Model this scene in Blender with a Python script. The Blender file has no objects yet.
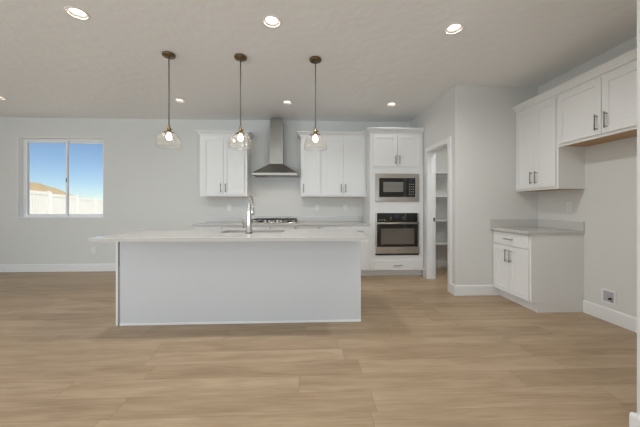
import bpy, bmesh, math, random
from mathutils import Vector, Matrix
random.seed(7)
PI = math.pi
scene = bpy.context.scene
C = scene.collection

# ------------------------------------------------------------------ camera
cam_data = bpy.data.cameras.new('camera')
cam_data.lens = 16.0
cam_data.sensor_width = 36.0
cam_data.shift_y = -7.5 / 640
cam_data.clip_start = 0.05
cam_data.clip_end = 600
cam = bpy.data.objects.new('camera', cam_data)
C.objects.link(cam)
cam.location = (0, 0, 1.18)
cam.rotation_euler = (PI / 2, 0, -math.atan(12 / 284.4))
scene.camera = cam

# ------------------------------------------------------------------ world, sun, daylight
world = bpy.data.worlds.new('world')
scene.world = world
world.use_nodes = True
wn = world.node_tree
wn.nodes.clear()
sky = wn.nodes.new('ShaderNodeTexSky')
sky.sky_type = 'NISHITA'
sky.sun_disc = False
sky.sun_elevation = math.radians(50)
sky.sun_rotation = math.radians(150)
sky.altitude = 1500
sky.air_density = 0.9
sky.dust_density = 0.0
sky.ozone_density = 3.0
bg = wn.nodes.new('ShaderNodeBackground')
bg.inputs['Strength'].default_value = 0.105
wo = wn.nodes.new('ShaderNodeOutputWorld')
wn.links.new(sky.outputs[0], bg.inputs[0])
wn.links.new(bg.outputs[0], wo.inputs[0])

sd = bpy.data.lights.new('sun', 'SUN')
sd.energy = 4.8
sd.angle = 0.01
sd.color = (1.0, 0.97, 0.92)
sun = bpy.data.objects.new('sun', sd)
C.objects.link(sun)
sun.rotation_euler = (math.radians(42), 0, math.radians(82))


def area(name, loc, rot, sx, sy, power, col):
    d = bpy.data.lights.new(name, 'AREA')
    d.shape = 'RECTANGLE'
    d.size = sx
    d.size_y = sy
    d.energy = power
    d.color = col
    o = bpy.data.objects.new(name, d)
    C.objects.link(o)
    o.location = loc
    o.rotation_euler = rot
    return o


DAY = (0.85, 0.955, 1.04)
UP_FILL = (0.84, 0.96, 1.08)
# daylight entering by the patio door (left) and the great room windows behind the camera
POWER = dict(patio=92, left=8, right=5, up=38, near=13.0, far=1.0, back=4.0, pantry=9.0, hood=0.6)
DOWN = math.radians(40)
UP = math.radians(35)


def opening(name, loc, rot, sx, sy, power):
    p = area(name, loc, rot, sx, sy, power, UP_FILL if 'ground' in name else DAY)
    p.data.spread = math.radians(130)


# sky light falls downward through each opening, added upward lamps brighten the ceiling like ground bounce
area('daylight_patio', (-7.05, -0.6, 1.2), (0, -PI / 2, 0), 2.1, 1.84, POWER['patio'], DAY)
for wx, k, ww in ((-5.2, 'left', 1.9), (-2.4, 'left', 1.9), (0.4, 'right', 1.9), (3.0, 'right', 1.4)):
    opening('daylight_window', (wx, -4.2, 1.5), (PI / 2 - DOWN, 0, 0), ww, 1.7, POWER[k])
    opening('ground_bounce_fill', (wx, -4.2, 1.0), (PI / 2 + UP, 0, 0), ww, 1.0, POWER['up'])

vs = scene.view_settings
vs.view_transform = 'Standard'
vs.look = 'None'
vs.exposure = 0.04
vs.gamma = 1.0
vs.use_curve_mapping = False
scene.cycles.use_denoising = True
scene.cycles.max_bounces = 12
scene.cycles.diffuse_bounces = 6
scene.cycles.transparent_max_bounces = 16
scene.cycles.caustics_reflective = False
scene.cycles.caustics_refractive = False
scene.cycles.sample_clamp_indirect = 6.0


# ------------------------------------------------------------------ materials
def mat(name, col, rough=0.5, metal=0.0, spec=None, bump=None, var=None, emit=None, strength=0.0, aniso=0.0, coat=0.0):
    m = bpy.data.materials.new(name)
    m.use_nodes = True
    nt = m.node_tree
    b = nt.nodes['Principled BSDF']
    b.inputs['Base Color'].default_value = (*col, 1)
    b.inputs['Roughness'].default_value = rough
    b.inputs['Metallic'].default_value = metal
    if spec is not None:
        b.inputs['Specular IOR Level'].default_value = spec
    if coat:
        b.inputs['Coat Weight'].default_value = coat
        b.inputs['Coat Roughness'].default_value = 0.05
    if aniso:
        b.inputs['Anisotropic'].default_value = aniso
    if emit:
        b.inputs['Emission Color'].default_value = (*emit, 1)
        b.inputs['Emission Strength'].default_value = strength
    tc = nt.nodes.new('ShaderNodeTexCoord')
    if var:                                     # faint colour variation (scale, amount)
        n = nt.nodes.new('ShaderNodeTexNoise')
        n.inputs['Scale'].default_value = var[0]
        n.inputs['Detail'].default_value = 4
        nt.links.new(tc.outputs['Object'], n.inputs['Vector'])
        mx = nt.nodes.new('ShaderNodeMix')
        mx.data_type = 'RGBA'
        mx.inputs[6].default_value = (*[c * (1 - var[1]) for c in col], 1)
        mx.inputs[7].default_value = (*[min(1, c * (1 + var[1])) for c in col], 1)
        nt.links.new(n.outputs['Fac'], mx.inputs[0])
        nt.links.new(mx.outputs[2], b.inputs['Base Color'])
    if bump:                                    # (scale, strength, distance)
        n = nt.nodes.new('ShaderNodeTexNoise')
        n.inputs['Scale'].default_value = bump[0]
        n.inputs['Detail'].default_value = 3
        nt.links.new(tc.outputs['Object'], n.inputs['Vector'])
        bp = nt.nodes.new('ShaderNodeBump')
        bp.inputs['Strength'].default_value = bump[1]
        bp.inputs['Distance'].default_value = bump[2]
        nt.links.new(n.outputs['Fac'], bp.inputs['Height'])
        nt.links.new(bp.outputs['Normal'], b.inputs['Normal'])
    return m


def thin_glass(name, tint=(1, 1, 1), refl=1.0, rough=0.0, scatter=0.0):
    m = bpy.data.materials.new(name)
    m.use_nodes = True
    nt = m.node_tree
    nt.nodes.clear()
    out = nt.nodes.new('ShaderNodeOutputMaterial')
    tr = nt.nodes.new('ShaderNodeBsdfTransparent')
    tr.inputs[0].default_value = (*tint, 1)
    gl = nt.nodes.new('ShaderNodeBsdfGlossy')
    gl.inputs['Roughness'].default_value = rough
    fr = nt.nodes.new('ShaderNodeFresnel')
    fr.inputs['IOR'].default_value = 1.5
    mu = nt.nodes.new('ShaderNodeMath')
    mu.operation = 'MULTIPLY'
    mu.inputs[1].default_value = refl
    mx = nt.nodes.new('ShaderNodeMixShader')
    ge = nt.nodes.new('ShaderNodeNewGeometry')
    io = nt.nodes.new('ShaderNodeMix')
    io.data_type = 'FLOAT'
    io.inputs[2].default_value = 1.5
    io.inputs[3].default_value = 1 / 1.5
    nt.links.new(ge.outputs['Backfacing'], io.inputs[0])
    nt.links.new(io.outputs[0], fr.inputs['IOR'])
    nt.links.new(fr.outputs[0], mu.inputs[0])
    nt.links.new(mu.outputs[0], mx.inputs[0])
    nt.links.new(tr.outputs[0], mx.inputs[1])
    nt.links.new(gl.outputs[0], mx.inputs[2])
    last = mx
    if scatter:                                 # seeded glass: a small share of light scatters
        tl = nt.nodes.new('ShaderNodeBsdfTranslucent')
        tl.inputs[0].default_value = (1, 0.97, 0.93, 1)
        last = nt.nodes.new('ShaderNodeMixShader')
        last.inputs[0].default_value = scatter
        nt.links.new(mx.outputs[0], last.inputs[1])
        nt.links.new(tl.outputs[0], last.inputs[2])
    nt.links.new(last.outputs[0], out.inputs[0])
    return m


def floor_material():
    m = bpy.data.materials.new('oak_planks')
    m.use_nodes = True
    nt = m.node_tree
    L = nt.links.new
    b = nt.nodes['Principled BSDF']

    def M(op, a, b2=None):
        n = nt.nodes.new('ShaderNodeMath')
        n.operation = op
        for i, v in enumerate((a, b2)):
            if v is None:
                continue
            if isinstance(v, (int, float)):
                n.inputs[i].default_value = v
            else:
                L(v, n.inputs[i])
        return n.outputs[0]
    tc = nt.nodes.new('ShaderNodeTexCoord')
    sp = nt.nodes.new('ShaderNodeSeparateXYZ')
    L(tc.outputs['Object'], sp.inputs[0])
    X, Y = sp.outputs[0], sp.outputs[1]
    W, LEN = 0.18, 1.5
    yr = M('DIVIDE', Y, W)
    row = M('FLOOR', yr)
    wn1 = nt.nodes.new('ShaderNodeTexWhiteNoise')
    wn1.noise_dimensions = '1D'
    L(row, wn1.inputs['W'])
    xs = M('ADD', M('DIVIDE', X, LEN), M('MULTIPLY', wn1.outputs['Value'], 7.3))
    colm = M('FLOOR', xs)
    cb = nt.nodes.new('ShaderNodeCombineXYZ')
    L(row, cb.inputs[0])
    L(colm, cb.inputs[1])
    wn2 = nt.nodes.new('ShaderNodeTexWhiteNoise')
    wn2.noise_dimensions = '2D'
    L(cb.outputs[0], wn2.inputs['Vector'])
    pid = wn2.outputs['Value']
    # grain, stretched along the plank and shifted per plank
    gx = M('ADD', M('MULTIPLY', X, 1.5), M('MULTIPLY', pid, 37.0))
    gy = M('ADD', M('MULTIPLY', Y, 11.0), M('MULTIPLY', pid, 91.0))
    gv = nt.nodes.new('ShaderNodeCombineXYZ')
    L(gx, gv.inputs[0])
    L(gy, gv.inputs[1])
    n1 = nt.nodes.new('ShaderNodeTexNoise')
    n1.inputs['Scale'].default_value = 1.0
    n1.inputs['Detail'].default_value = 5
    n1.inputs['Distortion'].default_value = 0.6
    L(gv.outputs[0], n1.inputs['Vector'])
    gv2 = nt.nodes.new('ShaderNodeCombineXYZ')
    L(M('MULTIPLY', gx, 3.0), gv2.inputs[0])
    L(M('MULTIPLY', gy, 7.0), gv2.inputs[1])
    n2 = nt.nodes.new('ShaderNodeTexNoise')
    n2.inputs['Scale'].default_value = 1.0
    n2.inputs['Detail'].default_value = 3
    L(gv2.outputs[0], n2.inputs['Vector'])
    fac = M('ADD', M('ADD', M('MULTIPLY', n1.outputs['Fac'], 0.66), M('MULTIPLY', n2.outputs['Fac'], 0.46)),
            M('MULTIPLY', M('SUBTRACT', pid, 0.5), 0.17))
    cr = nt.nodes.new('ShaderNodeValToRGB')
    e = cr.color_ramp.elements
    e[0].position = 0.28
    e[0].color = (0.275, 0.187, 0.110, 1)
    e[1].position = 0.80
    e[1].color = (0.505, 0.382, 0.252, 1)
    md = e.new(0.55)
    md.color = (0.40, 0.288, 0.180, 1)
    L(fac, cr.inputs[0])
    # joints
    fy = M('FRACT', yr)
    fx = M('FRACT', xs)
    jy = M('LESS_THAN', M('MINIMUM', fy, M('SUBTRACT', 1.0, fy)), 0.008)
    jx = M('LESS_THAN', M('MINIMUM', fx, M('SUBTRACT', 1.0, fx)), 0.0012)
    j = M('MAXIMUM', jy, jx)
    mx = nt.nodes.new('ShaderNodeMix')
    mx.data_type = 'RGBA'
    L(M('MULTIPLY', j, 0.45), mx.inputs[0])
    L(cr.outputs[0], mx.inputs[6])
    mx.inputs[7].default_value = (0.14, 0.09, 0.055, 1)
    L(mx.outputs[2], b.inputs['Base Color'])
    b.inputs['Roughness'].default_value = 0.42
    b.inputs['Specular IOR Level'].default_value = 0.35
    bp = nt.nodes.new('ShaderNodeBump')
    bp.inputs['Strength'].default_value = 0.12
    bp.inputs['Distance'].default_value = 0.002
    L(M('SUBTRACT', n2.outputs['Fac'], j), bp.inputs['Height'])
    L(bp.outputs['Normal'], b.inputs['Normal'])
    return m


M_WALL = mat('wall_paint', (0.69, 0.685, 0.655), 0.75, spec=0.2, bump=(220, 0.08, 0.001), var=(0.7, 0.01))
M_CEIL = mat('ceiling_paint', (0.89, 0.885, 0.875), 0.6, spec=0.3, bump=(9, 0.5, 0.011))
M_TRIM = mat('white_trim_paint', (0.80, 0.80, 0.79), 0.35, spec=0.4, var=(2, 0.01))
M_CAB = mat('white_cabinet_lacquer', (0.795, 0.79, 0.772), 0.38, spec=0.4, var=(2, 0.012))
M_CABIN = mat('cabinet_inside', (0.55, 0.54, 0.52), 0.6)
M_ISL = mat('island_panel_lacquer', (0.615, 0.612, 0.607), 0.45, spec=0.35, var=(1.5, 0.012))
M_QUARTZ = mat('white_quartz', (0.55, 0.525, 0.485), 0.12, spec=0.5, var=(60, 0.02))
M_QUARTZ_SPLASH = mat('quartz_splash', (0.57, 0.56, 0.53), 0.2, spec=0.5, var=(60, 0.02))
M_STEEL = mat('stainless_steel', (0.53, 0.485, 0.425), 0.28, 1.0, aniso=0.5, var=(3, 0.03))
M_HOOD = mat('hood_steel', (0.36, 0.34, 0.305), 0.36, 1.0, aniso=0.5, var=(3, 0.03))
M_DUCT = mat('duct_steel', (0.38, 0.37, 0.345), 0.30, 1.0, aniso=0.6, var=(3, 0.03))
M_NICKEL = mat('brushed_nickel', (0.30, 0.285, 0.26), 0.35, 1.0, var=(40, 0.05))
M_CHROME = mat('chrome', (0.60, 0.59, 0.57), 0.2, 1.0, var=(10, 0.02))
M_BRASS = mat('antique_brass', (0.19, 0.13, 0.065), 0.38, 1.0, var=(60, 0.15))
M_CORD = mat('cord', (0.10, 0.095, 0.085), 0.5, var=(50, 0.1))
M_BLACKGLASS = mat('black_glass', (0.012, 0.011, 0.010), 0.06, spec=0.6, coat=0.3, var=(5, 0.05))
M_OVENWIN = mat('oven_window', (0.13, 0.11, 0.092), 0.12, spec=0.6, var=(30, 0.05))  # base colour lightened and browned to stand in for the reflected room
M_MICROWIN = mat('microwave_window', (0.21, 0.20, 0.18), 0.25, spec=0.5, var=(150, 0.15))
M_IRON = mat('cast_iron', (0.018, 0.017, 0.016), 0.55, var=(40, 0.2))
M_BLACK = mat('black_plastic', (0.02, 0.02, 0.02), 0.4, var=(20, 0.1))
M_WHITEPL = mat('white_plastic', (0.78, 0.78, 0.77), 0.35, var=(20, 0.01))
M_GREYPL = mat('grey_plastic', (0.42, 0.42, 0.44), 0.5, var=(20, 0.02))
M_VINYL = mat('white_vinyl', (0.88, 0.88, 0.88), 0.35, var=(5, 0.01))
M_FENCE = mat('fence_vinyl', (0.83, 0.80, 0.72), 0.5, var=(2, 0.02))
M_PLY = mat('maple_plywood', (0.46, 0.27, 0.11), 0.45, var=(6, 0.2))
M_HILL = mat('dry_grass', (0.50, 0.36, 0.20), 0.95, var=(0.4, 0.3), bump=(0.8, 0.5, 0.3))
M_DIRT = mat('bare_ground', (0.58, 0.53, 0.46), 0.95, var=(1.0, 0.2))  # made pale to bounce daylight onto the window reveal
M_BULB = mat('bulb_glow', (1, 0.95, 0.9), 0.3, emit=(1.0, 0.86, 0.70), strength=20.0)
M_LENS = mat('downlight_lens', (1, 0.98, 0.95), 0.3, emit=(1.0, 0.90, 0.78), strength=10.0)
M_BAFFLE = mat('downlight_baffle', (0.84, 0.79, 0.74), 0.35, var=(10, 0.01))
M_HOODLAMP = mat('hood_lamp', (1, 0.95, 0.9), 0.3, emit=(1.0, 0.88, 0.72), strength=1.5)
M_DISPLAY = mat('display', (0.03, 0.035, 0.05), 0.15, var=(10, 0.1))
M_PRINT = mat('grey_print', (0.35, 0.35, 0.34), 0.4, var=(10, 0.05))
M_WINGLASS = thin_glass('window_glass', (0.97, 0.985, 0.985), 1.0)
M_SHADE = thin_glass('shade_glass', (0.985, 0.98, 0.97), 1.3, 0.02, 0.055)
M_FLOOR = floor_material()


# ------------------------------------------------------------------ helpers
def NB():
    return bmesh.new()


def box(bm, x0, x1, y0, y1, z0, z1, bev=0.0):
    if x0 > x1: x0, x1 = x1, x0
    if y0 > y1: y0, y1 = y1, y0
    if z0 > z1: z0, z1 = z1, z0
    v = [bm.verts.new(p) for p in ((x0, y0, z0), (x1, y0, z0), (x1, y1, z0), (x0, y1, z0),
                                   (x0, y0, z1), (x1, y0, z1), (x1, y1, z1), (x0, y1, z1))]
    fs = [bm.faces.new([v[i] for i in q]) for q in ((3, 2, 1, 0), (4, 5, 6, 7), (0, 1, 5, 4), (1, 2, 6, 5), (2, 3, 7, 6), (3, 0, 4, 7))]
    if bev:
        es = list({e for f in fs for e in f.edges})
        bmesh.ops.bevel(bm, geom=es, offset=bev, segments=2, profile=0.5, affect='EDGES')
    return bm


def prism(bm, pts, axis, a0, a1):
    """extrude a closed 2-D outline along an axis; pts are the two other coordinates in xyz order"""
    def p3(p, a):
        if axis == 'x': return (a, p[0], p[1])
        if axis == 'y': return (p[0], a, p[1])
        return (p[0], p[1], a)
    A = [bm.verts.new(p3(p, a0)) for p in pts]
    B = [bm.verts.new(p3(p, a1)) for p in pts]
    n = len(pts)
    bm.faces.new(A)
    bm.faces.new(B[::-1])
    for i in range(n):
        bm.faces.new((A[i], B[i], B[(i + 1) % n], A[(i + 1) % n]))
    bmesh.ops.recalc_face_normals(bm, faces=bm.faces[:])
    return bm


def lathe(bm, prof, n=32, cx=0, cy=0, cz=0, axis='z', closed=False):
    rings = []
    for r, z in prof:
        if r < 1e-6:
            rings.append([bm.verts.new(place(0, 0, z, cx, cy, cz, axis))])
        else:
            rings.append([bm.verts.new(place(r * math.cos(2 * PI * k / n), r * math.sin(2 * PI * k / n), z, cx, cy, cz, axis)) for k in range(n)])
    pairs = list(zip(rings, rings[1:]))
    if closed:
        pairs.append((rings[-1], rings[0]))
    for a, b in pairs:
        for k in range(n):
            k2 = (k + 1) % n
            if len(a) == 1 and len(b) == 1: continue
            if len(a) == 1: f = bm.faces.new((a[0], b[k2], b[k]))
            elif len(b) == 1: f = bm.faces.new((a[k], a[k2], b[0]))
            else: f = bm.faces.new((a[k], a[k2], b[k2], b[k]))
            f.smooth = True
    bmesh.ops.recalc_face_normals(bm, faces=bm.faces[:])
    return bm


def place(x, y, z, cx, cy, cz, axis):
    if axis == 'z': return (cx + x, cy + y, cz + z)
    if axis == 'y': return (cx + x, cy + z, cz + y)
    return (cx + z, cy + x, cz + y)


def tube(bm, pts, rad, n=12):
    pts = [Vector(p) for p in pts]
    if not isinstance(rad, (list, tuple)): rad = [rad] * len(pts)
    rings = []
    ref = Vector((0.31, 0.17, 0.93)).normalized()
    for i, p in enumerate(pts):
        d = (pts[min(i + 1, len(pts) - 1)] - pts[max(i - 1, 0)]).normalized()
        r0 = ref if abs(d.dot(ref)) < 0.95 else Vector((1, 0, 0))
        u = d.cross(r0).normalized()
        if rings and u.dot(lastu) < 0: u = -u
        lastu = u
        v = d.cross(u)
        rings.append([bm.verts.new(p + rad[i] * (math.cos(2 * PI * k / n) * u + math.sin(2 * PI * k / n) * v)) for k in range(n)])
    for a, b in zip(rings, rings[1:]):
        for k in range(n):
            f = bm.faces.new((a[k], a[(k + 1) % n], b[(k + 1) % n], b[k]))
            f.smooth = True
    bm.faces.new(rings[0][::-1])
    bm.faces.new(rings[-1])
    bmesh.ops.recalc_face_normals(bm, faces=bm.faces[:])
    return bm


def obj(name, bm, material, parent=None, loc=None):
    me = bpy.data.meshes.new(name)
    bm.to_mesh(me)
    bm.free()
    me.materials.append(material)
    o = bpy.data.objects.new(name, me)
    C.objects.link(o)
    if parent: o.parent = parent
    if loc: o.location = loc
    return o


def tag(o, label, cat, group=None):
    o['label'] = label
    o['category'] = cat
    if group: o['group'] = group
    return o


def thing(name, label, cat, loc=(0, 0, 0), rz=0.0, group=None):
    o = bpy.data.objects.new(name, None)
    o.empty_display_size = 0.1
    C.objects.link(o)
    o.location = loc
    o.rotation_euler = (0, 0, rz)
    return tag(o, label, cat, group)


def struct(name, bm, m, parent=None):
    o = obj(name, bm, m, parent)
    if parent is None: o['kind'] = 'structure'
    return o


def dup(root, loc, label, rz=None):
    r = root.copy()
    C.objects.link(r)
    r.location = loc
    if rz is not None: r.rotation_euler = (0, 0, rz)
    r['label'] = label
    for ch in list(root.children):
        c = ch.copy()
        C.objects.link(c)
        c.parent = r
        for g in list(ch.children):
            d = g.copy()
            C.objects.link(d)
            d.parent = c
    return r


# ------------------------------------------------------------------ room shell
H = 2.77
XL, XR, XRR = -7.2, 3.07, 4.3
YR, YB = -4.5, 5.32
struct('floor', box(NB(), XL - 0.2, XRR + 0.2, YR - 0.2, YB + 0.2, -0.06, 0), M_FLOOR)

DL = [(-1.900, 2.430), (-0.312, 2.47), (1.31, 2.50), (-1.935, 4.375), (-0.32, 4.385), (1.305, 4.40), (-4.53, 4.36)]
bm = NB()
edges = []
def loop(pts):
    vs_ = [bm.verts.new((x, y, H)) for x, y in pts]
    for i in range(len(vs_)):
        edges.append(bm.edges.new((vs_[i], vs_[(i + 1) % len(vs_)])))
loop([(XL - 0.2, YR - 0.2), (XRR + 0.2, YR - 0.2), (XRR + 0.2, YB + 0.2), (XL - 0.2, YB + 0.2)])
for cx, cy in DL:
    loop([(cx + 0.071 * math.cos(2 * PI * k / 28), cy + 0.071 * math.sin(2 * PI * k / 28)) for k in range(28)])
bmesh.ops.triangle_fill(bm, use_beauty=True, use_dissolve=False, edges=edges)
for f in bm.faces:
    f.normal_update()
    if f.normal.z > 0: f.normal_flip()
box(bm, XL - 0.2, XRR + 0.2, YR - 0.2, YB + 0.2, H + 0.15, H + 0.25)
struct('ceiling', bm, M_CEIL)

# back wall with the window opening
WX0, WX1, WZ0, WZ1 = -5.204, -3.706, 0.965, 2.413
bm = NB()
box(bm, XL - 0.2, WX0, YB, YB + 0.2, 0, H)
box(bm, WX1, XR + 0.13, YB, YB + 0.2, 0, H)
box(bm, WX0, WX1, YB, YB + 0.2, 0, WZ0)
box(bm, WX0, WX1, YB, YB + 0.2, WZ1, H)
struct('wall_back', bm, M_WALL)
struct('wall_right', box(NB(), XR, XR + 0.13, 1.375, YB, 0, H), M_WALL)
NX, NY0, NY1 = 1.668, 1.26, 1.375
struct('wall_end', box(NB(), NX, XRR, NY0, NY1, 0, H), M_WALL)
struct('wall_great_room', box(NB(), XRR, XRR + 0.2, YR, NY1, 0, H), M_WALL)
# left wall with patio door
bm = NB()
box(bm, XL - 0.2, XL, YR, -1.6, 0, H)
box(bm, XL - 0.2, XL, 0.4, YB, 0, H)
box(bm, XL - 0.2, XL, -1.6, 0.4, 2.3, H)
struct('wall_left', bm, M_WALL)
# rear wall with windows
bm = NB()
xs = [XL - 0.2, -6.2, -4.2, -3.4, -1.4, -0.6, 1.4, 2.25, 3.75, XRR + 0.2]
for i in range(0, 10, 2):
    box(bm, xs[i], xs[i + 1], YR - 0.2, YR, 0, H)
for i in range(1, 9, 2):
    box(bm, xs[i], xs[i + 1], YR - 0.2, YR, 0, 0.45)
    box(bm, xs[i], xs[i + 1], YR - 0.2, YR, 2.45, H)
struct('wall_rear', bm, M_WALL)

# pantry walls
PX, PY = 1.942, 3.675
DY0, DY1, DZ = 3.85, 4.54, 2.062
struct('wall_pantry_front', box(NB(), PX, XR, PY, PY + 0.115, 0, H), M_WALL)
bm = NB()
box(bm, PX, PX + 0.115, PY + 0.115, DY0, 0, H)
box(bm, PX, PX + 0.115, DY1, YB, 0, H)
box(bm, PX, PX + 0.115, DY0, DY1, DZ, H)
struct('wall_pantry_side', bm, M_WALL)


def window(name, x0, x1, z0, z1, y0, y1, flip=False):
    """horizontal slider in an opening of a wall facing -y; returns the structure"""
    bm = NB()
    fw = 0.035
    box(bm, x0, x1, y0, y1, z0, z0 + fw, 0.003)
    box(bm, x0, x1, y0, y1, z1 - fw, z1, 0.003)
    box(bm, x0, x0 + fw, y0, y1, z0 + fw, z1 - fw, 0.003)
    box(bm, x1 - fw, x1, y0, y1, z0 + fw, z1 - fw, 0.003)
    w = struct(name, bm, M_VINYL)
    xm = (x0 + x1) / 2
    for k, (a, b, ya, yb) in enumerate(((x0 + fw, xm + 0.03, y0 + 0.004, y0 + 0.036), (xm - 0.03, x1 - fw, y0 + 0.042, y0 + 0.074))):
        s = NB()
        sw = 0.032
        box(s, a, b, ya, yb, z0 + fw, z0 + fw + sw, 0.002)
        box(s, a, b, ya, yb, z1 - fw - sw, z1 - fw, 0.002)
        box(s, a, a + sw, ya, yb, z0 + fw + sw, z1 - fw - sw, 0.002)
        box(s, b - sw, b, ya, yb, z0 + fw + sw, z1 - fw - sw, 0.002)
        so = obj('sash', s, M_VINYL, w)
        obj('glass_pane', box(NB(), a + sw, b - sw, (ya + yb) / 2 - 0.003, (ya + yb) / 2 + 0.003, z0 + fw + sw, z1 - fw - sw), M_WINGLASS, so)
        if k == 0:
            obj('latch', box(NB(), b - 0.022, b - 0.008, ya - 0.014, ya, (z0 + z1) / 2 - 0.07, (z0 + z1) / 2, 0.002), M_NICKEL, so)
    return w


bm = NB()
box(bm, WX0 + 0.0005, WX0 + 0.008, YB - 0.0005, YB + 0.104, WZ0, WZ1)
box(bm, WX1 - 0.008, WX1 - 0.0005, YB - 0.0005, YB + 0.104, WZ0, WZ1)
box(bm, WX0 + 0.008, WX1 - 0.008, YB - 0.0005, YB + 0.104, WZ0 + 0.0005, WZ0 + 0.008)
box(bm, WX0 + 0.008, WX1 - 0.008, YB - 0.0005, YB + 0.104, WZ1 - 0.008, WZ1 - 0.0005)
struct('reveal_liner', bm, mat('daylit_reveal_paint', (0.87, 0.87, 0.86), 0.5, var=(2, 0.01)))  # added liner, paler than the wall to suggest daylight on the reveal
window('window_1', WX0, WX1, WZ0, WZ1, YB + 0.105, YB + 0.19)
n = 2
for i in range(1, 9, 2):
    window('window_%d' % n, xs[i], xs[i + 1], 0.45, 2.45, YR - 0.16, YR - 0.08)
    n += 1
# patio door in the left wall (outside the frame, set where the window does not mirror it)
bm = NB()
for ya, yb, za, zb in ((-1.6, 0.4, 0, 0.06), (-1.6, 0.4, 2.24, 2.3), (-1.6, -1.54, 0.06, 2.24), (0.34, 0.4, 0.06, 2.24)):
    box(bm, XL - 0.15, XL - 0.08, ya, yb, za, zb, 0.003)
pd = struct('door_2', bm, M_VINYL)
obj('glass_pane', box(NB(), XL - 0.12, XL - 0.11, -1.54, 0.34, 0.06, 2.24), M_WINGLASS, pd)
obj('stile', box(NB(), XL - 0.14, XL - 0.09, -0.64, -0.56, 0.06, 2.24, 0.003), M_VINYL, pd)


# baseboards
def base_prof(t=0.015, h=0.135):
    return [(0, 0), (t, 0), (t, h - 0.012), (t - 0.006, h), (0, h)]


def bb_y(name, x0, x1, y, t=0.015):         # on a wall whose face looks to -y
    return struct(name, prism(NB(), [(y - a, b) for a, b in base_prof(t)], 'x', x0, x1), M_TRIM)


def bb_x(name, y0, y1, x, t=0.015, sgn=-1):
    return struct(name, prism(NB(), [(x + sgn * a, b) for a, b in base_prof(t)], 'y', y0, y1), M_TRIM)


bb_y('baseboard_back', XL, -1.86, YB)
bb_y('baseboard_pantry_front', PX - 0.015, 2.455 + 0.08, PY)
bb_x('baseboard_pantry_side', PY + 0.0005, DY0 - 0.081, PX)
bb_x('baseboard_pantry_corner', DY1 + 0.081, 4.70, PX)
bb_y('baseboard_pantry_inside', PX + 0.115, XR, YB)
bb_x('baseboard_right', NY1 + 0.02, 3.037, XR)
bb_x('baseboard_left', 0.42, YB - 0.016, XL, sgn=1)
bm = NB()
prism(bm, [(NX - a, b) for a, b in base_prof(0.019, 0.122)], 'y', NY0 - 0.018, NY1 + 0.018)
prism(bm, [(NY1 + a, b) for a, b in base_prof(0.018, 0.122)], 'x', NX, XR - 0.016)
prism(bm, [(NY0 - a, b) for a, b in base_prof(0.018, 0.122)], 'x', NX, XRR)
struct('baseboard_end', bm, M_TRIM)

# pantry door opening: casing and jambs
bm = NB()
cw = 0.08
for xa, xb in ((PX - 0.016, PX), (PX + 0.115, PX + 0.131)):
    box(bm, xa, xb, DY0 - cw, DY0 + 0.004, 0, DZ + 0.065, 0.002)
    box(bm, xa, xb, DY1 - 0.004, DY1 + cw, 0, DZ + 0.065, 0.002)
    box(bm, xa, xb, DY0 + 0.004, DY1 - 0.004, DZ - 0.004, DZ + 0.065, 0.002)
box(bm, PX, PX + 0.115, DY0, DY0 + 0.016, 0, DZ)
box(bm, PX, PX + 0.115, DY1 - 0.016, DY1, 0, DZ)
box(bm, PX, PX + 0.115, DY0 + 0.016, DY1 - 0.016, DZ - 0.016, DZ)
# door stops
box(bm, PX + 0.045, PX + 0.08, DY0 + 0.016, DY0 + 0.027, 0, DZ - 0.016)
box(bm, PX + 0.045, PX + 0.08, DY1 - 0.027, DY1 - 0.016, 0, DZ - 0.016)
box(bm, PX + 0.045, PX + 0.08, DY0 + 0.027, DY1 - 0.027, DZ - 0.027, DZ - 0.016)
dr = struct('door_1', bm, M_TRIM)
obj('strike_plate', box(NB(), PX + 0.082, PX + 0.112, DY1 - 0.019, DY1 - 0.0155, 0.93, 0.99, 0.001), M_BLACK, dr)

# pantry shelves
for i, z in enumerate((1.79, 1.36, 0.93, 0.50)):
    s = NB()
    box(s, PX + 0.115, XR, 5.02, YB, z - 0.02, z, 0.002)
    box(s, PX + 0.115, XR, YB - 0.02, YB, z - 0.06, z - 0.02)
    o = obj('pantry_shelf', s, M_TRIM)
    tag(o, ['topmost white shelf inside the pantry doorway', 'white pantry shelf second from the top, behind the doorway',
            'white pantry shelf second from the bottom, behind the doorway', 'lowest white shelf inside the pantry, nearest the floor'][i],
        'shelf', 'white shelves in the pantry')


# ------------------------------------------------------------------ cabinet pieces (local: x along the front, front at y=0 facing -y)
def shaker(w, h, rail=0.06, t=0.02):
    bm = NB()
    box(bm, 0, rail, -t, 0, 0, h, 0.0015)
    box(bm, w - rail, w, -t, 0, 0, h, 0.0015)
    box(bm, rail, w - rail, -t, 0, 0, rail, 0.0015)
    box(bm, rail, w - rail, -t, 0, h - rail, h, 0.0015)
    box(bm, rail, w - rail, -t + 0.011, -0.002, rail, h - rail)
    return bm


def pull(parent, x, z, length, vertical, t=0.02):
    bm = NB()
    yo = -t - 0.030
    if vertical:
        tube(bm, [(x, yo, z - length / 2), (x, yo, z + length / 2)], 0.0055, 10)
        for dz in (-1, 1):
            tube(bm, [(x, yo, z + dz * (length / 2 - 0.016)), (x, -t, z + dz * (length / 2 - 0.016))], 0.005, 8)
    else:
        tube(bm, [(x - length / 2, yo, z), (x + length / 2, yo, z)], 0.0055, 10)
        for dx in (-1, 1):
            tube(bm, [(x + dx * (length / 2 - 0.016), yo, z), (x + dx * (length / 2 - 0.016), -t, z)], 0.005, 8)
    return obj('handle', bm, M_NICKEL, parent)


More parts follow.
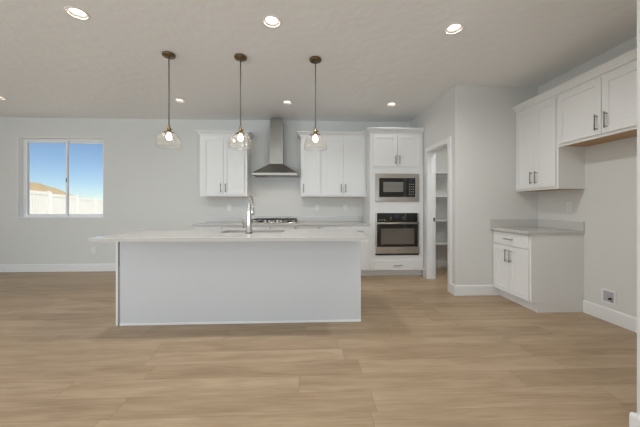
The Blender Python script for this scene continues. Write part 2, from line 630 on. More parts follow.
def door(root, x0, x1, z0, z1, hx=None, hz=None, hl=0.15, m=None):
    d = obj('door', shaker(x1 - x0, z1 - z0), m or M_CAB, root, (x0, 0, z0))
    if hx is not None: pull(d, hx - x0, hz - z0, hl, True)
    return d


def drawer(root, x0, x1, z0, z1, hl=0.13, handle=True):
    d = obj('drawer', box(NB(), 0, x1 - x0, -0.02, 0, 0, z1 - z0, 0.002), M_CAB, root, (x0, 0, z0))
    if handle: pull(d, (x1 - x0) / 2, (z1 - z0) / 2, hl, False)
    return d


def crown(root, w, d, z0, z1, out=0.07, left=True, right=True, m=None, lt=1.0):
    """sloped crown moulding: front piece mitred at the open sides"""
    l0, r0 = 0.0, w
    bm = NB()
    lo = out if left else 0
    ro = out if right else 0
    ys = -0.006
    lev = [(0.0, z0), (0.008, z0), (0.012, z0 + 0.018), (out * 0.75, z1 - 0.024), (out, z1 - 0.018), (out, z1), (0.0, z1)]
    rings = []
    for o_, z in lev:
        a = o_ if left else 0
        b = o_ if right else 0
        rings.append([bm.verts.new(p) for p in ((-a, d, z), (-a, ys - o_, z), (w + b, ys - o_, z), (w + b, d, z))])
    for p, q in zip(rings, rings[1:]):
        for k in range(4):
            bm.faces.new((p[k], p[(k + 1) % 4], q[(k + 1) % 4], q[k]))
    bm.faces.new(rings[0][::-1])
    bm.faces.new(rings[-1])
    bmesh.ops.recalc_face_normals(bm, faces=bm.faces[:])
    return obj('crown_molding', bm, m or M_CAB, root)


def upper(name, label, loc, rz, w, z0, z1, zc, doors, depth=0.305, out=0.07, left=True, right=True, group=None, hz=None):
    root = thing(name, label, 'cabinet', (loc[0], loc[1], z0), rz, group)
    h = z1 - z0
    bm = NB()
    box(bm, 0, w, 0, depth, 0.018, h, 0.001)
    box(bm, 0, w, 0, 0.02, 0, 0.018)
    box(bm, 0, 0.018, 0.02, depth, 0, 0.018)
    box(bm, w - 0.018, w, 0.02, depth, 0, 0.018)
    obj('carcass', bm, M_CAB, root)
    obj('underside', box(NB(), 0.0185, w - 0.0185, 0.0205, depth, 0.0005, 0.0175), M_PLY, root)['label'] = 'bare maple plywood underside'
    for (a, b, hx) in doors:
        door(root, a, b, 0.026, h - 0.03, hx, 0.026 + (hz or 0.12), 0.15)
    crown(root, w, depth, h, zc - z0, out, left=left, right=right)
    return root


GU = 'white shaker upper cabinets'
# left of the hood
upper('upper_cabinet', 'white two-door shaker upper cabinet to the left of the range hood', (-1.865, YB - 0.325), 0, 0.81, 1.345, 2.40, 2.475,
      [(0.05, 0.403, 0.365), (0.407, 0.76, 0.445)], 0.323, out=0.058, group=GU)
# right of the hood: single door, then two doors, up against the oven tower
upper('upper_cabinet', 'narrow white single-door upper cabinet just right of the range hood', (-0.125, YB - 0.325), 0, 0.36, 1.345, 2.40, 2.475,
      [(0.02, 0.335, 0.05)], 0.323, left=True, right=False, group=GU)
upper('upper_cabinet', 'white two-door upper cabinet between narrow cabinet and oven tower', (0.236, YB - 0.325), 0, 0.796, 1.345, 2.40, 2.475,
      [(0.025, 0.383, 0.345), (0.387, 0.76, 0.425)], 0.323, left=False, right=False, group=GU)

# ------------------------------------------------------------------ oven tower
TX, TW, TD = 1.005, 0.928, 0.615
TY = YB - TD
tower = thing('oven_tower_cabinet', 'tall white cabinet holding the microwave and wall oven beside the pantry doorway', 'cabinet', (TX, TY, 0))
bm = NB()
ox0, ox1 = 0.145, 0.825         # cut-out
box(bm, 0.03, 0.055, 0, TD, 0.10, 2.40)
box(bm, TW - 0.03, TW, 0, TD, 0.10, 2.40)
box(bm, 0.055, ox0, 0, 0.02, 0.10, 2.40)
box(bm, ox1, TW - 0.03, 0, 0.02, 0.10, 2.40)
for za, zb in ((0.10, 0.385), (1.04, 1.285), (1.69, 2.40)):
    box(bm, ox0, ox1, 0, 0.02, za, zb)
box(bm, 0.055, TW - 0.03, TD - 0.012, TD, 0.10, 2.40)
for z in (0.10, 0.365, 1.255, 1.78, 2.38):
    box(bm, 0.055, TW - 0.03, 0.02, TD - 0.012, z, z + 0.018)
obj('carcass', bm, M_CAB, tower)
obj('toe_kick', box(NB(), 0.03, TW, 0.075, 0.09, 0, 0.10), M_CAB, tower)
door(tower, 0.078, 0.482, 1.835, 2.372, 0.452, 1.835 + 0.115, 0.14)
door(tower, 0.488, 0.892, 1.835, 2.372, 0.518, 1.835 + 0.115, 0.14)
drawer(tower, 0.085, 0.888, 0.112, 0.272, 0.14)
crown(tower, TW - 0.03, TD - 0.325 - 0.085, 2.40, 2.475, left=True, right=False).location.x = 0.03

# microwave with trim kit
mw = thing('microwave', 'stainless trimmed built-in microwave above the wall oven', 'microwave', (TX, TY, 1.25))
MX0, MX1, MZ = 0.115, 0.855, 0.47
bm = NB()
ix0, ix1, iz0, iz1 = 0.178, 0.79, 0.08, 0.395
box(bm, MX0, MX1, -0.02, -0.001, 0, iz0, 0.002)
box(bm, MX0, MX1, -0.02, -0.001, iz1, MZ, 0.002)
box(bm, MX0, ix0, -0.02, -0.001, iz0, iz1, 0.002)
box(bm, ix1, MX1, -0.02, -0.001, iz0, iz1, 0.002)
obj('trim_frame', bm, M_STEEL, mw)
obj('housing', box(NB(), ox0 + 0.01, ox1 - 0.01, 0.001, 0.42, 0.06, 0.415), M_BLACK, mw)
dw = obj('door', box(NB(), ix0 + 0.001, ix0 + 0.475, -0.024, -0.001, iz0 + 0.001, iz1 - 0.001, 0.002), M_BLACKGLASS, mw)
obj('window', box(NB(), ix0 + 0.068, ix0 + 0.405, -0.026, -0.024, iz0 + 0.083, iz0 + 0.250, 0.0008), M_MICROWIN, dw)['label'] = 'grey mesh window'
pn = obj('control_panel', box(NB(), ix0 + 0.478, ix1 - 0.001, -0.024, -0.001, iz0 + 0.001, iz1 - 0.001, 0.002), M_BLACKGLASS, mw)
obj('display', box(NB(), ix0 + 0.500, ix1 - 0.02, -0.0255, -0.0242, iz1 - 0.058, iz1 - 0.025), M_DISPLAY, pn)
for r in range(5):
    for c in range(3):
        obj('button', lathe(NB(), [(0, 0), (0.009, 0), (0.009, 0.0012), (0, 0.0012)], 12, ix0 + 0.512 + c * 0.034, -0.0257, iz0 + 0.045 + r * 0.042, 'y'), M_PRINT, pn)

# wall oven
ov = thing('wall_oven', 'stainless and black glass wall oven under the microwave', 'oven', (TX, TY, 0.36))
OZ = 0.703
cp = obj('control_panel', box(NB(), MX0 + 0.028, MX1 - 0.028, -0.024, -0.001, 0.568, OZ, 0.002), M_BLACKGLASS, ov)
obj('display', box(NB(), 0.43, 0.53, -0.0255, -0.0242, 0.625, 0.665), M_DISPLAY, cp)
for k in range(3):
    bm = NB()
    box(bm, 0.165 + k * 0.045, 0.19 + k * 0.045, -0.0252, -0.0242, 0.582, 0.592)
    obj('touch_key', bm, M_PRINT, cp)
for k in range(4):
    bm = NB()
    box(bm, 0.36 + (k % 2) * 0.21, 0.385 + (k % 2) * 0.21, -0.0252, -0.0242, 0.60 + (k // 2) * 0.03, 0.606 + (k // 2) * 0.03)
    obj('touch_key', bm, M_PRINT, cp)
for xa in (MX0, MX1 - 0.027):
    obj('side_trim', box(NB(), xa, xa + 0.027, -0.022, -0.001, 0.142, OZ, 0.002), M_STEEL, ov)
od = obj('door', box(NB(), MX0 + 0.028, MX1 - 0.028, -0.032, -0.001, 0.142, 0.562, 0.003), M_BLACKGLASS, ov)
obj('window', box(NB(), 0.205, 0.765, -0.0335, -0.032, 0.185, 0.445, 0.0006), M_OVENWIN, od)['label'] = 'window with brownish room reflection in its colour'
obj('lower_rail', box(NB(), MX0, MX1, -0.034, -0.0325, 0.03, 0.14, 0.0005), M_STEEL, od)
obj('rail_body', box(NB(), MX0 + 0.028, MX1 - 0.028, -0.032, -0.001, 0.03, 0.14), M_STEEL, od)
bm = NB()
lathe(bm, [(0, 0), (0.014, 0), (0.014, 0.001), (0, 0.001)], 20, 0.485, -0.0352, 0.085, 'y')
obj('emblem', bm, M_PRINT, od)['label'] = 'small round grey emblem'
bm = NB()
tube(bm, [(MX0 + 0.015, -0.066, 0.535), (MX1 - 0.02, -0.066, 0.535)], 0.017, 14)
for x in (MX0 + 0.045, MX1 - 0.045):
    box(bm, x - 0.012, x + 0.012, -0.060, -0.030, 0.523, 0.547, 0.002)
obj('handle', bm, M_STEEL, od)
obj('vent_strip', box(NB(), MX0 + 0.004, MX1 - 0.004, -0.016, -0.001, 0.0, 0.027), M_BLACK, ov)
obj('housing', box(NB(), ox0 + 0.01, ox1 - 0.01, 0.001, 0.52, 0.04, 0.66), M_BLACK, ov)

# ------------------------------------------------------------------ base cabinets along the back wall
BY = YB - 0.61


def base_unit(label, x0, w, pieces, endl=False):
    root = thing('base_cabinet', label, 'cabinet', (x0, BY, 0), 0, 'white base cabinets on the back wall')
    obj('carcass', box(NB(), 0, w, 0, 0.609, 0.10, 0.855, 0.001), M_CAB, root)
    obj('toe_kick', box(NB(), 0, w, 0.075, 0.60, 0, 0.0995), M_CAB, root)
    for p in pieces:
        if p[0] == 'door': door(root, *p[1:])
        else: drawer(root, *p[1:])
    return root


base_unit('white base cabinet at the left end of the back counter', -1.845, 0.44, [('drawer', 0.02, 0.43, 0.69, 0.84), ('door', 0.02, 0.43, 0.115, 0.68, 0.40, 0.58)])
base_unit('white base cabinet between the left end unit and the cooktop', -1.404, 0.43, [('drawer', 0.01, 0.42, 0.69, 0.84), ('door', 0.01, 0.42, 0.115, 0.68, 0.04, 0.58)])
base_unit('white base cabinet directly under the gas cooktop', -0.973, 0.79, [('door', 0.01, 0.393, 0.115, 0.84, 0.36, 0.772), ('door', 0.397, 0.78, 0.115, 0.84, 0.755, 0.772)])
base_unit('white full-height door base cabinet just right of the cooktop', -0.182, 0.39, [('door', 0.01, 0.38, 0.115, 0.84, 0.352, 0.772)])
base_unit('white drawer base cabinet second from the oven tower', 0.209, 0.45, [('drawer', 0.01, 0.44, 0.69, 0.84), ('drawer', 0.01, 0.44, 0.405, 0.68), ('drawer', 0.01, 0.44, 0.115, 0.395)])
base_unit('white base cabinet with a drawer over a door beside the oven tower', 0.66, 0.374, [('drawer', 0.06, 0.345, 0.69, 0.84, 0.12), ('door', 0.06, 0.345, 0.115, 0.68, 0.09, 0.58)])

bc = thing('back_countertop', 'pale quartz countertop with low backsplash along the back wall', 'countertop', (0, 0, 0.855))
obj('slab', box(NB(), -1.875, 1.033, BY - 0.035, YB, 0.001, 0.033, 0.003), M_QUARTZ, bc)
obj('backsplash', box(NB(), -1.875, 1.033, YB - 0.02, YB, 0.0335, 0.135, 0.002), M_QUARTZ_SPLASH, bc)

# gas cooktop
ct = thing('gas_cooktop', 'stainless gas cooktop with black grates and a row of knobs under the hood', 'cooktop', (-0.578, BY + 0.29, 0.888))
cwid, cdep = 0.77, 0.53
obj('tray', box(NB(), -cwid / 2, cwid / 2, -cdep / 2, cdep / 2, 0.0005, 0.014, 0.004), M_STEEL, ct)
for (bx, by, r) in ((-0.25, -0.05, 0.04), (-0.25, 0.14, 0.035), (0.25, -0.05, 0.035), (0.25, 0.14, 0.04), (0, 0.08, 0.052)):
    bm = NB()
    lathe(bm, [(0, 0.0145), (r, 0.0145), (r, 0.026), (r * 0.85, 0.032), (0, 0.034)], 20, bx, by, 0)
    obj('burner', bm, M_IRON, ct)
for k, (gx0, gx1) in enumerate(((-0.375, -0.13), (-0.122, 0.122), (0.13, 0.375))):
    bm = NB()
    y0, y1 = (-0.15, 0.25) if k != 1 else (-0.13, 0.25)
    zt0, zt1 = 0.056, 0.066
    for x in (gx0, gx1 - 0.014): box(bm, x, x + 0.014, y0, y1, zt0, zt1, 0.002)
    for y in (y0, (y0 + y1) / 2, y1 - 0.014): box(bm, gx0 + 0.014, gx1 - 0.014, y, y + 0.014, zt0, zt1, 0.002)
    xm = (gx0 + gx1) / 2
    box(bm, xm - 0.006, xm + 0.006, y0 + 0.014, y1 - 0.014, zt0 + 0.002, zt1 + 0.006)
    for x in (gx0, gx1 - 0.014):
        for y in (y0, y1 - 0.014): box(bm, x, x + 0.014, y, y + 0.014, 0.0145, zt0)
    obj('grate', bm, M_IRON, ct)
for k in range(5):
    bm = NB()
    lathe(bm, [(0, 0.0145), (0.023, 0.0145), (0.0225, 0.035), (0.019, 0.052), (0.0, 0.054)], 18, -0.13 + k * 0.065, -0.20, 0)
    obj('knob', bm, M_CHROME, ct)

# range hood
hd = thing('range_hood', 'stainless pyramid chimney range hood on the back wall above the cooktop', 'range hood', (-0.558, YB, 1.70))
hw, hdp = 0.380, 0.50
bm = NB()
box(bm, -hw, hw, -hdp, -hdp + 0.012, 0, 0.042, 0.002)
box(bm, -hw, -hw + 0.012, -hdp + 0.012, 0, 0, 0.042)
box(bm, hw - 0.012, hw, -hdp + 0.012, 0, 0, 0.042)
box(bm, -hw + 0.012, hw - 0.012, -0.012, 0, 0, 0.042)
obj('rim', bm, M_HOOD, hd)
cw2, cd2, zt = 0.118, 0.265, 0.225
bm = NB()
lo = [bm.verts.new(p) for p in ((-hw, -hdp, 0.043), (hw, -hdp, 0.043), (hw, 0, 0.043), (-hw, 0, 0.043))]
hi = [bm.verts.new(p) for p in ((-cw2, -cd2, zt), (cw2, -cd2, zt), (cw2, 0, zt), (-cw2, 0, zt))]
for k in range(4):
    bm.faces.new((lo[k], lo[(k + 1) % 4], hi[(k + 1) % 4], hi[k]))
bm.faces.new(lo[::-1]); bm.faces.new(hi)
bmesh.ops.recalc_face_normals(bm, faces=bm.faces[:])
obj('canopy', bm, M_HOOD, hd)
bm = NB()
box(bm, -cw2 + 0.004, cw2 - 0.004, -cd2 + 0.004, 0, zt + 0.001, 0.66)
obj('lower_duct_cover', bm, M_DUCT, hd)
bm = NB()
box(bm, -cw2 + 0.008, cw2 - 0.008, -cd2 + 0.008, 0, 0.6605, 2.722 - 1.70)
obj('upper_duct_cover', bm, M_DUCT, hd)
bm = NB()
for k in range(2):
    xa = -hw + 0.02 + k * (hw - 0.01)
    box(bm, xa, xa + hw - 0.03, -hdp + 0.10, -0.03, 0.016, 0.022)
    for j in range(12):
        box(bm, xa + 0.02 + j * 0.027, xa + 0.036 + j * 0.027, -hdp + 0.12, -0.05, 0.010, 0.016)
obj('filter', bm, M_HOOD, hd)
obj('bottom_plate', box(NB(), -hw + 0.0125, hw - 0.0125, -hdp + 0.0125, -0.0125, 0.024, 0.030), M_STEEL, hd)
for x in (-0.22, 0.22):
    bm = NB()
    lathe(bm, [(0, 0.012), (0.028, 0.012), (0.032, 0.0235), (0, 0.0235)], 20, x, -hdp + 0.06, 0)
    obj('lamp', bm, M_HOODLAMP, hd)

# ------------------------------------------------------------------ island
IX0, IX1, IY0, IY1, IZ = -1.888, 0.541, 2.89, 3.50, 0.866
isl = thing('kitchen_island', 'plain white panelled kitchen island base in the middle of the oak floor', 'island', ((IX0 + IX1) / 2, (IY0 + IY1) / 2, 0))
ix, iy = isl.location.x, isl.location.y
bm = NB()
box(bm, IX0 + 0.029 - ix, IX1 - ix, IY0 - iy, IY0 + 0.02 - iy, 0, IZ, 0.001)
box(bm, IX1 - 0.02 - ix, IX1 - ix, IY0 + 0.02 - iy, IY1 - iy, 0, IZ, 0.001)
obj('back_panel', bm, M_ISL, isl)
obj('end_panel', box(NB(), IX0 - ix, IX0 + 0.019 - ix, IY0 - 0.012 - iy, IY1 - iy, 0, IZ, 0.001), M_CAB, isl)
obj('shoe_molding', box(NB(), IX0 + 0.030 - ix, IX1 - ix, IY0 - 0.007 - iy, IY0 - 0.0005 - iy, 0, 0.022, 0.002), M_CAB, isl)
bm = NB()
box(bm, IX0 + 0.0195 - ix, IX1 - 0.021 - ix, IY0 + 0.021 - iy, IY1 - 0.02 - iy, 0.10, 0.60)
box(bm, IX0 + 0.0195 - ix, IX1 - 0.021 - ix, IY1 - 0.04 - iy, IY1 - 0.021 - iy, 0.601, IZ)
obj('carcass', bm, M_CABIN, isl)
obj('toe_kick', box(NB(), IX0 + 0.02 - ix, IX1 - 0.021 - ix, IY1 - 0.10 - iy, IY1 - 0.085 - iy, 0, 0.0995), M_CAB, isl)
wd = (IX1 - IX0 - 0.06) / 5
for k in range(5):
    d = shaker(wd - 0.006, 0.73)
    o = obj('door', d, M_CAB, isl, (IX0 + 0.03 + (k + 1) * wd - ix - 0.003, IY1 - 0.02 - iy, 0.12))
    o.rotation_euler = (0, 0, PI)
    pull(o, 0.05, 0.62, 0.15, True)

# island countertop with the sink cut-out
CX0, CX1, CY0, CY1 = -1.912, 0.552, 2.555, 3.46
SX0, SX1, SY0, SY1 = -0.935, -0.265, 3.03, 3.385
itop = thing('island_countertop', 'long pale quartz island countertop overhanging toward the viewer', 'countertop', ((CX0 + CX1) / 2, (CY0 + CY1) / 2, IZ))
tx, ty = itop.location.x, itop.location.y
bm = NB()
z0, z1 = 0.0005, 0.034
out = [(CX0 - tx, CY0 - ty), (CX1 - tx, CY0 - ty), (CX1 - tx, CY1 - ty), (CX0 - tx, CY1 - ty)]
inn = [(SX0 - tx, SY0 - ty), (SX1 - tx, SY0 - ty), (SX1 - tx, SY1 - ty), (SX0 - tx, SY1 - ty)]
V = {}
for nm, pts in (('o', out), ('i', inn)):
    for zz, z in (('b', z0), ('t', z1)):
        V[nm + zz] = [bm.verts.new((x, y, z)) for x, y in pts]
for k in range(4):
    k2 = (k + 1) % 4
    bm.faces.new((V['ot'][k], V['ot'][k2], V['it'][k2], V['it'][k]))
    bm.faces.new((V['ob'][k], V['ib'][k], V['ib'][k2], V['ob'][k2]))
    bm.faces.new((V['ob'][k], V['ob'][k2], V['ot'][k2], V['ot'][k]))
    bm.faces.new((V['ib'][k], V['it'][k], V['it'][k2], V['ib'][k2]))
bmesh.ops.recalc_face_normals(bm, faces=bm.faces[:])
bmesh.ops.bevel(bm, geom=[e for e in bm.edges if e.calc_length() > 0.04 and abs(e.verts[0].co.z - e.verts[1].co.z) < 1e-5 and len({round(v.co.x, 3) for v in e.verts} | {0}) and (e.verts[0] in V['ot'] and e.verts[1] in V['ot'])],
                offset=0.003, segments=2, profile=0.5, affect='EDGES')
obj('slab', bm, M_QUARTZ, itop)

sk = thing('kitchen_sink', 'undermount stainless sink let into the island countertop', 'sink', ((SX0 + SX1) / 2, (SY0 + SY1) / 2, 0.64))
a, b = (SX1 - SX0) / 2 + 0.004, (SY1 - SY0) / 2 + 0.004
bm = NB()
zt = IZ - 0.64 - 0.001
for (xa, xb, ya, yb) in ((-a - 0.003, -a, -b - 0.003, b + 0.003), (a, a + 0.003, -b - 0.003, b + 0.003), (-a, a, -b - 0.003, -b), (-a, a, b, b + 0.003)):
    box(bm, xa, xb, ya, yb, 0, zt)
box(bm, -a, a, -b, b, 0, 0.004)
obj('basin', bm, M_STEEL, sk)
bm = NB()
lathe(bm, [(0, 0.0045), (0.045, 0.0045), (0.045, 0.007), (0, 0.008)], 20)
obj('drain', bm, M_CHROME, sk)

# faucet: stands on the viewer's side of the sink, spout over the basin
fc = thing('faucet', 'tall chrome pull-down kitchen faucet standing at the island sink', 'faucet', (-0.607, 2.965, IZ + 0.034))
bm = NB()
lathe(bm, [(0, 0.0005), (0.030, 0.0005), (0.030, 0.006), (0.026, 0.010), (0.027, 0.014), (0.025, 0.12), (0.0225, 0.20), (0.021, 0.285), (0.017, 0.30), (0, 0.30)], 24)
obj('body', bm, M_CHROME, fc)
obj('base_ring', lathe(NB(), [(0, 0.001), (0.033, 0.001), (0.033, 0.006), (0.03, 0.0075), (0, 0.0075)], 24), M_BLACK, fc)
pts = []
dirv = Vector((0.03, 1.0))
R = 0.078
for k in range(15):
    t = PI * k / 14
    d = R - R * math.cos(t)
    pts.append((dirv.x * d, dirv.y * d, 0.30 + 0.085 * math.sin(t)))
pts = [(0, 0, 0.27)] + pts + [(dirv.x * 2 * R, dirv.y * 2 * R, 0.285)]
obj('spout', tube(NB(), pts, 0.0115, 14), M_CHROME, fc)
obj('spray_head', tube(NB(), [(dirv.x * 2 * R, dirv.y * 2 * R, z) for z in (0.284, 0.275, 0.22, 0.185, 0.18)], [0.013, 0.0155, 0.0175, 0.0205, 0.017], 16), M_CHROME, fc)
bm = NB()
tube(bm, [(-0.018, 0, 0.072), (-0.040, 0, 0.072), (-0.064, 0, 0.072)], [0.017, 0.0175, 0.016], 14)
tube(bm, [(-0.055, 0, 0.078), (-0.060, -0.003, 0.115), (-0.064, -0.008, 0.152)], [0.006, 0.005, 0.004], 10)
obj('lever_handle', bm, M_NICKEL, fc)

# ------------------------------------------------------------------ cabinets on the right wall (local x runs toward the viewer, front faces -x)
RZ = -PI / 2
upper('upper_cabinet', 'taller white two-door upper cabinet in the corner above the small counter', (2.765, 3.673), RZ, 0.643, 1.372, 2.415, 2.49,
      [(0.03, 0.332, 0.298), (0.336, 0.626, 0.37)], 0.303, left=False, right=False, group='white shaker upper cabinets on the right wall', out=0.045, hz=0.125)
upper('upper_cabinet', 'short wide white upper cabinet over the empty refrigerator space', (2.765, 3.0295), RZ, 0.915, 1.832, 2.415, 2.49,
      [(0.012, 0.475, 0.442), (0.481, 0.903, 0.53)], 0.303, left=False, right=True, group='white shaker upper cabinets on the right wall', out=0.045, hz=0.115)

rb = thing('base_cabinet', 'white base cabinet with one drawer over two doors in the right-hand corner', 'cabinet', (2.464, 3.673, 0), RZ)
obj('carcass', box(NB(), 0, 0.633, 0, 0.604, 0.105, 0.866, 0.001), M_CAB, rb)
obj('plinth', box(NB(), 0, 0.633, 0.072, 0.604, 0, 0.1045), M_CAB, rb)
drawer(rb, 0.016, 0.612, 0.70, 0.852, 0.14)
door(rb, 0.016, 0.312, 0.118, 0.69, 0.278, 0.575)
door(rb, 0.316, 0.612, 0.118, 0.69, 0.350, 0.575)
rc = thing('corner_countertop', 'small pale quartz countertop with backsplash on two sides in the right corner', 'countertop', (0, 0, 0.8665))
obj('slab', box(NB(), 2.415, XR - 0.001, 3.03, PY - 0.001, 0, 0.032, 0.003), M_QUARTZ, rc)
bm = NB()
box(bm, 2.415, XR - 0.001, PY - 0.021, PY - 0.001, 0.0325, 0.137, 0.002)
box(bm, XR - 0.021, XR - 0.001, 3.03, PY - 0.0215, 0.0325, 0.137, 0.002)
obj('backsplash', bm, M_QUARTZ_SPLASH, rc)


# ------------------------------------------------------------------ recessed downlights
def make_downlight(label):
    t = thing('recessed_downlight', label, 'ceiling light', (DL[0][0], DL[0][1], H), 0, 'round recessed downlights in the ceiling')
    obj('trim_ring', lathe(NB(), [(0.066, 0.0), (0.068, -0.005), (0.080, -0.004), (0.084, -0.0005), (0.084, 0.0), (0.070, 0.0)], 40, closed=True), M_BAFFLE, t)
    obj('baffle', lathe(NB(), [(0.0655, 0.0), (0.0695, 0.002), (0.046, 0.045), (0.042, 0.045)], 40, closed=True), M_BAFFLE, t)
    obj('lens', lathe(NB(), [(0, 0.034), (0.025, 0.035), (0.041, 0.0405), (0.041, 0.0445), (0, 0.0445)], 32), M_LENS, t)
    return t


LD = ['recessed downlight in the nearer row, far left of the left pendant', 'recessed downlight in the nearer row, above the gap between middle and right pendants',
      'recessed downlight in the nearer row, toward the right wall cabinets', 'recessed downlight in the farther row, just right of the left pendant cord',
      'recessed downlight in the farther row, above the range hood', 'recessed downlight in the farther row, in front of the oven tower',
      'recessed downlight in the farther row, cut off by the left picture edge near the window']
def lamp(name, loc, power, r, col=(0.97, 0.97, 0.97)):
    d = bpy.data.lights.new(name, 'SPOT')
    d.spot_size = math.radians(172)
    d.spot_blend = 0.9
    d.shadow_soft_size = r
    d.energy = power * 4.0
    d.color = col
    o = bpy.data.objects.new(name, d)
    C.objects.link(o)
    o.location = loc


for cx, cy in DL:
    lamp('downlight_and_fill_lamp', (cx, cy, H - 0.02), POWER['near' if cy < 3 else 'far'], 0.05)
for cx in (-1.9, -0.31, 1.30):                # added fill spots without fixtures, behind and above the viewer
    lamp('downlight_and_fill_lamp', (cx, 0.55, H - 0.02), POWER['back'], 0.12)
lamp('pantry_fill', (2.5, 4.02, H - 0.02), POWER['pantry'], 0.06)  # added spot to lighten the pantry interior, no fixture there
for dx in (-0.22, 0.22):
    lamp('hood_lamp', (-0.558 + dx, YB - 0.44, 1.705), POWER['hood'], 0.02, (1.0, 0.80, 0.60))
proto = make_downlight(LD[0])
for (cx, cy), lb in list(zip(DL, LD))[1:]:
    dup(proto, (cx, cy, H), lb)


# ------------------------------------------------------------------ pendants
def make_pendant(label, loc):
    t = thing('pendant_light', label, 'pendant light', loc, 0, 'glass dome pendants over the island')
    cn = obj('canopy', lathe(NB(), [(0, -0.0005), (0.063, -0.0005), (0.065, -0.006), (0.065, -0.018), (0.061, -0.023), (0.012, -0.024), (0.010, -0.034), (0, -0.034)], 36), M_BRASS, t)
    for s in (-1, 1):
        bm = NB()
        lathe(bm, [(0, -0.0242), (0.006, -0.0242), (0.006, -0.029), (0, -0.031)], 12, s * 0.036, -s * 0.012, 0)
        obj('screw', bm, M_BLACK, cn)
    obj('cord', tube(NB(), [(0, 0, -0.034), (0, 0, -0.735)], 0.0058, 10), M_CORD, t)
    sk_ = obj('socket', lathe(NB(), [(0, -0.735), (0.007, -0.735), (0.011, -0.75), (0.012, -0.765), (0.020, -0.77), (0.021, -0.805), (0.017, -0.808), (0.017, -0.812), (0, -0.812)], 24), M_BRASS, t)
    bm = NB()
    tube(bm, [(0.018, -0.004, -0.785), (0.036, -0.008, -0.785)], 0.005, 10)
    obj('switch_key', bm, M_BRASS, sk_)
    obj('shade_holder', lathe(NB(), [(0.0, -0.8125), (0.030, -0.8125), (0.052, -0.818), (0.053, -0.823), (0.0, -0.823)], 32), M_BRASS, t)
    prof = [(0.030, -0.824), (0.052, -0.829), (0.077, -0.840), (0.098, -0.860), (0.112, -0.886), (0.119, -0.913), (0.121, -0.930), (0.126, -0.938), (0.126, -0.962), (0.122, -0.977)]
    inner = [(r - 0.003, z + 0.0005) for r, z in reversed(prof)]
    obj('glass_shade', lathe(NB(), prof + inner, 48, closed=True), M_SHADE, t)
    obj('bulb', lathe(NB(), [(0, -0.8235), (0.013, -0.8235), (0.014, -0.835), (0.021, -0.848), (0.026, -0.862), (0.026, -0.876), (0.021, -0.889), (0.011, -0.897), (0, -0.899)], 24), M_BULB, t)
    return t


p0 = make_pendant('clear glass dome pendant hanging leftmost over the island, left of the upper cabinet', (-1.456, 3.045, H))
dup(p0, (-0.717, 3.06, H), 'clear glass dome pendant hanging in the middle, above the faucet')
dup(p0, (0.081, 3.075, H), 'clear glass dome pendant hanging rightmost over the island, right of the range hood')


# ------------------------------------------------------------------ wall plates
def outlet(label, loc, rz, gangs=1):
    t = thing('wall_outlet', label, 'outlet', loc, rz, 'white wall outlets')
    w = 0.035 * 1
    obj('cover_plate', box(NB(), -0.036, 0.036, -0.006, -0.0005, -0.057, 0.057, 0.002), M_WHITEPL, t)
    bm = NB()
    box(bm, -0.017, 0.017, -0.0085, -0.0062, -0.034, 0.034, 0.001)
    rp = obj('receptacle', bm, M_WHITEPL, t)
    bm = NB()
    for z in (-0.02, 0.016):
        for x in (-0.007, 0.005):
            box(bm, x, x + 0.0022, -0.0092, -0.0086, z, z + 0.009)
    obj('slots', bm, M_BLACK, rp)
    return t


outlet('white outlet on the back wall between left upper cabinet and counter', (-1.455, YB, 1.15), 0)
outlet('white outlet on the back wall under the narrow upper cabinet', (0.168, YB, 1.15), 0)
outlet('white outlet on the back wall left of the microwave, under the two-door cabinet', (0.70, YB, 1.15), 0)
outlet('white low outlet on the back wall below the window, under the island counter corner', (-3.882, YB, 0.383), 0)
outlet('white outlet on the right wall above the small corner counter', (XR, 3.215, 1.17), RZ)

wb = thing('water_supply_box', 'white recessed water supply box low on the right wall', 'supply box', (XR, 2.777, 0.255), RZ)
bm = NB()
box(bm, -0.07, 0.07, -0.008, -0.0005, 0.052, 0.07, 0.001)
box(bm, -0.07, 0.07, -0.008, -0.0005, -0.07, -0.052, 0.001)
box(bm, -0.07, -0.052, -0.008, -0.0005, -0.052, 0.052, 0.001)
box(bm, 0.052, 0.07, -0.008, -0.0005, -0.052, 0.052, 0.001)
obj('frame', bm, M_WHITEPL, wb)
obj('recess', box(NB(), -0.052, 0.052, -0.0035, -0.0005, -0.052, 0.052), M_GREYPL, wb)
bm = NB()
tube(bm, [(0.025, -0.005, -0.05), (0.025, -0.006, -0.02)], 0.008, 10)
vl = obj('valve', bm, M_CHROME, wb)
obj('valve_knob', tube(NB(), [(0.025, -0.008, -0.016), (0.025, -0.028, -0.016)], 0.012, 12), M_BLACK, vl)

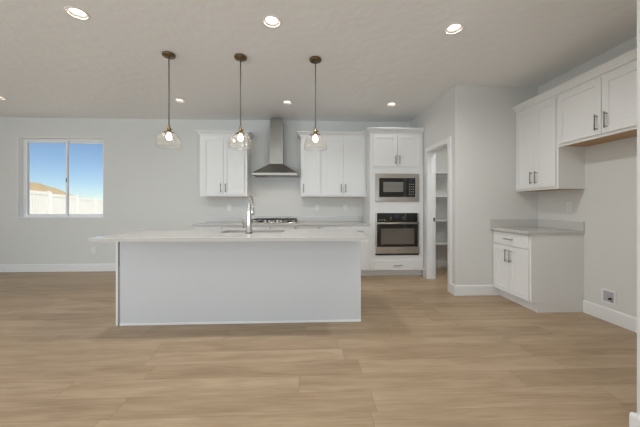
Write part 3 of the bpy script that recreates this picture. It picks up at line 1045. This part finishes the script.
# ------------------------------------------------------------------ outside
bm = NB()
box(bm, -60, 30, YB + 0.2, 90, -0.65, -0.5)
struct('ground', bm, M_DIRT)
bm = NB()
ys_ = 40
N = 60
prev = None
rows = []
for i in range(N + 1):
    x = -75 + i * 1.15
    top = 4.5 - (0.38 if x > -41 else 0.1) * (x + 41) + 0.10 * math.sin(x * 1.9) + 0.05 * math.sin(x * 4.7 + 1)
    top = max(top, 0.3)
    rows.append([bm.verts.new((x, ys_ + dy, -0.5 + (top + 0.5) * f)) for dy, f in ((-14, 0), (-8, 0.35), (-3, 0.8), (0, 1.0), (6, 1.02))])
for p, q in zip(rows, rows[1:]):
    for k in range(4):
        f = bm.faces.new((p[k], q[k], q[k + 1], p[k + 1]))
        f.smooth = True
bmesh.ops.recalc_face_normals(bm, faces=bm.faces[:])
struct('hill', bm, M_HILL)

# vinyl privacy fence receding to the right
fn = thing('vinyl_fence', 'white vinyl privacy fence seen through the window', 'fence', (-8.2, 9.4, -0.5))
th = math.atan(12 / 284.4)
def cam_to_world(xc, zc):
    return Vector((xc * math.cos(th) + zc * math.sin(th), -xc * math.sin(th) + zc * math.cos(th), 0))
p1 = cam_to_world(-8.60, 9.0)
p2 = cam_to_world(-9.63, 11.22)
step = p2 - p1
tops = 1.56
for k in range(-1, 5):
    a = p1 + step * k - fn.location
    b = p1 + step * (k + 1) - fn.location
    za = tops - 0.045 * k + 0.5
    zb = za - 0.045
    bm = NB()
    s = 0.064
    box(bm, a.x - s, a.x + s, a.y - s, a.y + s, 0, za + 0.06)
    # pyramid cap
    t = [bm.verts.new(q) for q in ((a.x - s - .01, a.y - s - .01, za + .06), (a.x + s + .01, a.y - s - .01, za + .06), (a.x + s + .01, a.y + s + .01, za + .06), (a.x - s - .01, a.y + s + .01, za + .06))]
    ap = bm.verts.new((a.x, a.y, za + 0.10))
    for i in range(4): bm.faces.new((t[i], t[(i + 1) % 4], ap))
    obj('post', bm, M_FENCE, fn)
    # boards
    bm = NB()
    d = (b - a)
    nrm = Vector((-d.y, d.x, 0)).normalized()
    nb = 14
    for i in range(nb):
        f0, f1 = i / nb + 0.003, (i + 1) / nb - 0.003
        q0, q1 = a + d * f0, a + d * f1
        th_ = 0.012
        pts = [q0 + nrm * th_, q1 + nrm * th_, q1 - nrm * th_, q0 - nrm * th_]
        prism(bm, [(q.x, q.y) for q in pts], 'z', 0.05, (za + zb) / 2 - 0.05)
    rr = 0.025
    for z in (0.05, (za + zb) / 2 - 0.06):
        pts = [a + nrm * rr, b + nrm * rr, b - nrm * rr, a - nrm * rr]
        prism(bm, [(q.x, q.y) for q in pts], 'z', z, z + 0.10)
    obj('panel', bm, M_FENCE, fn)
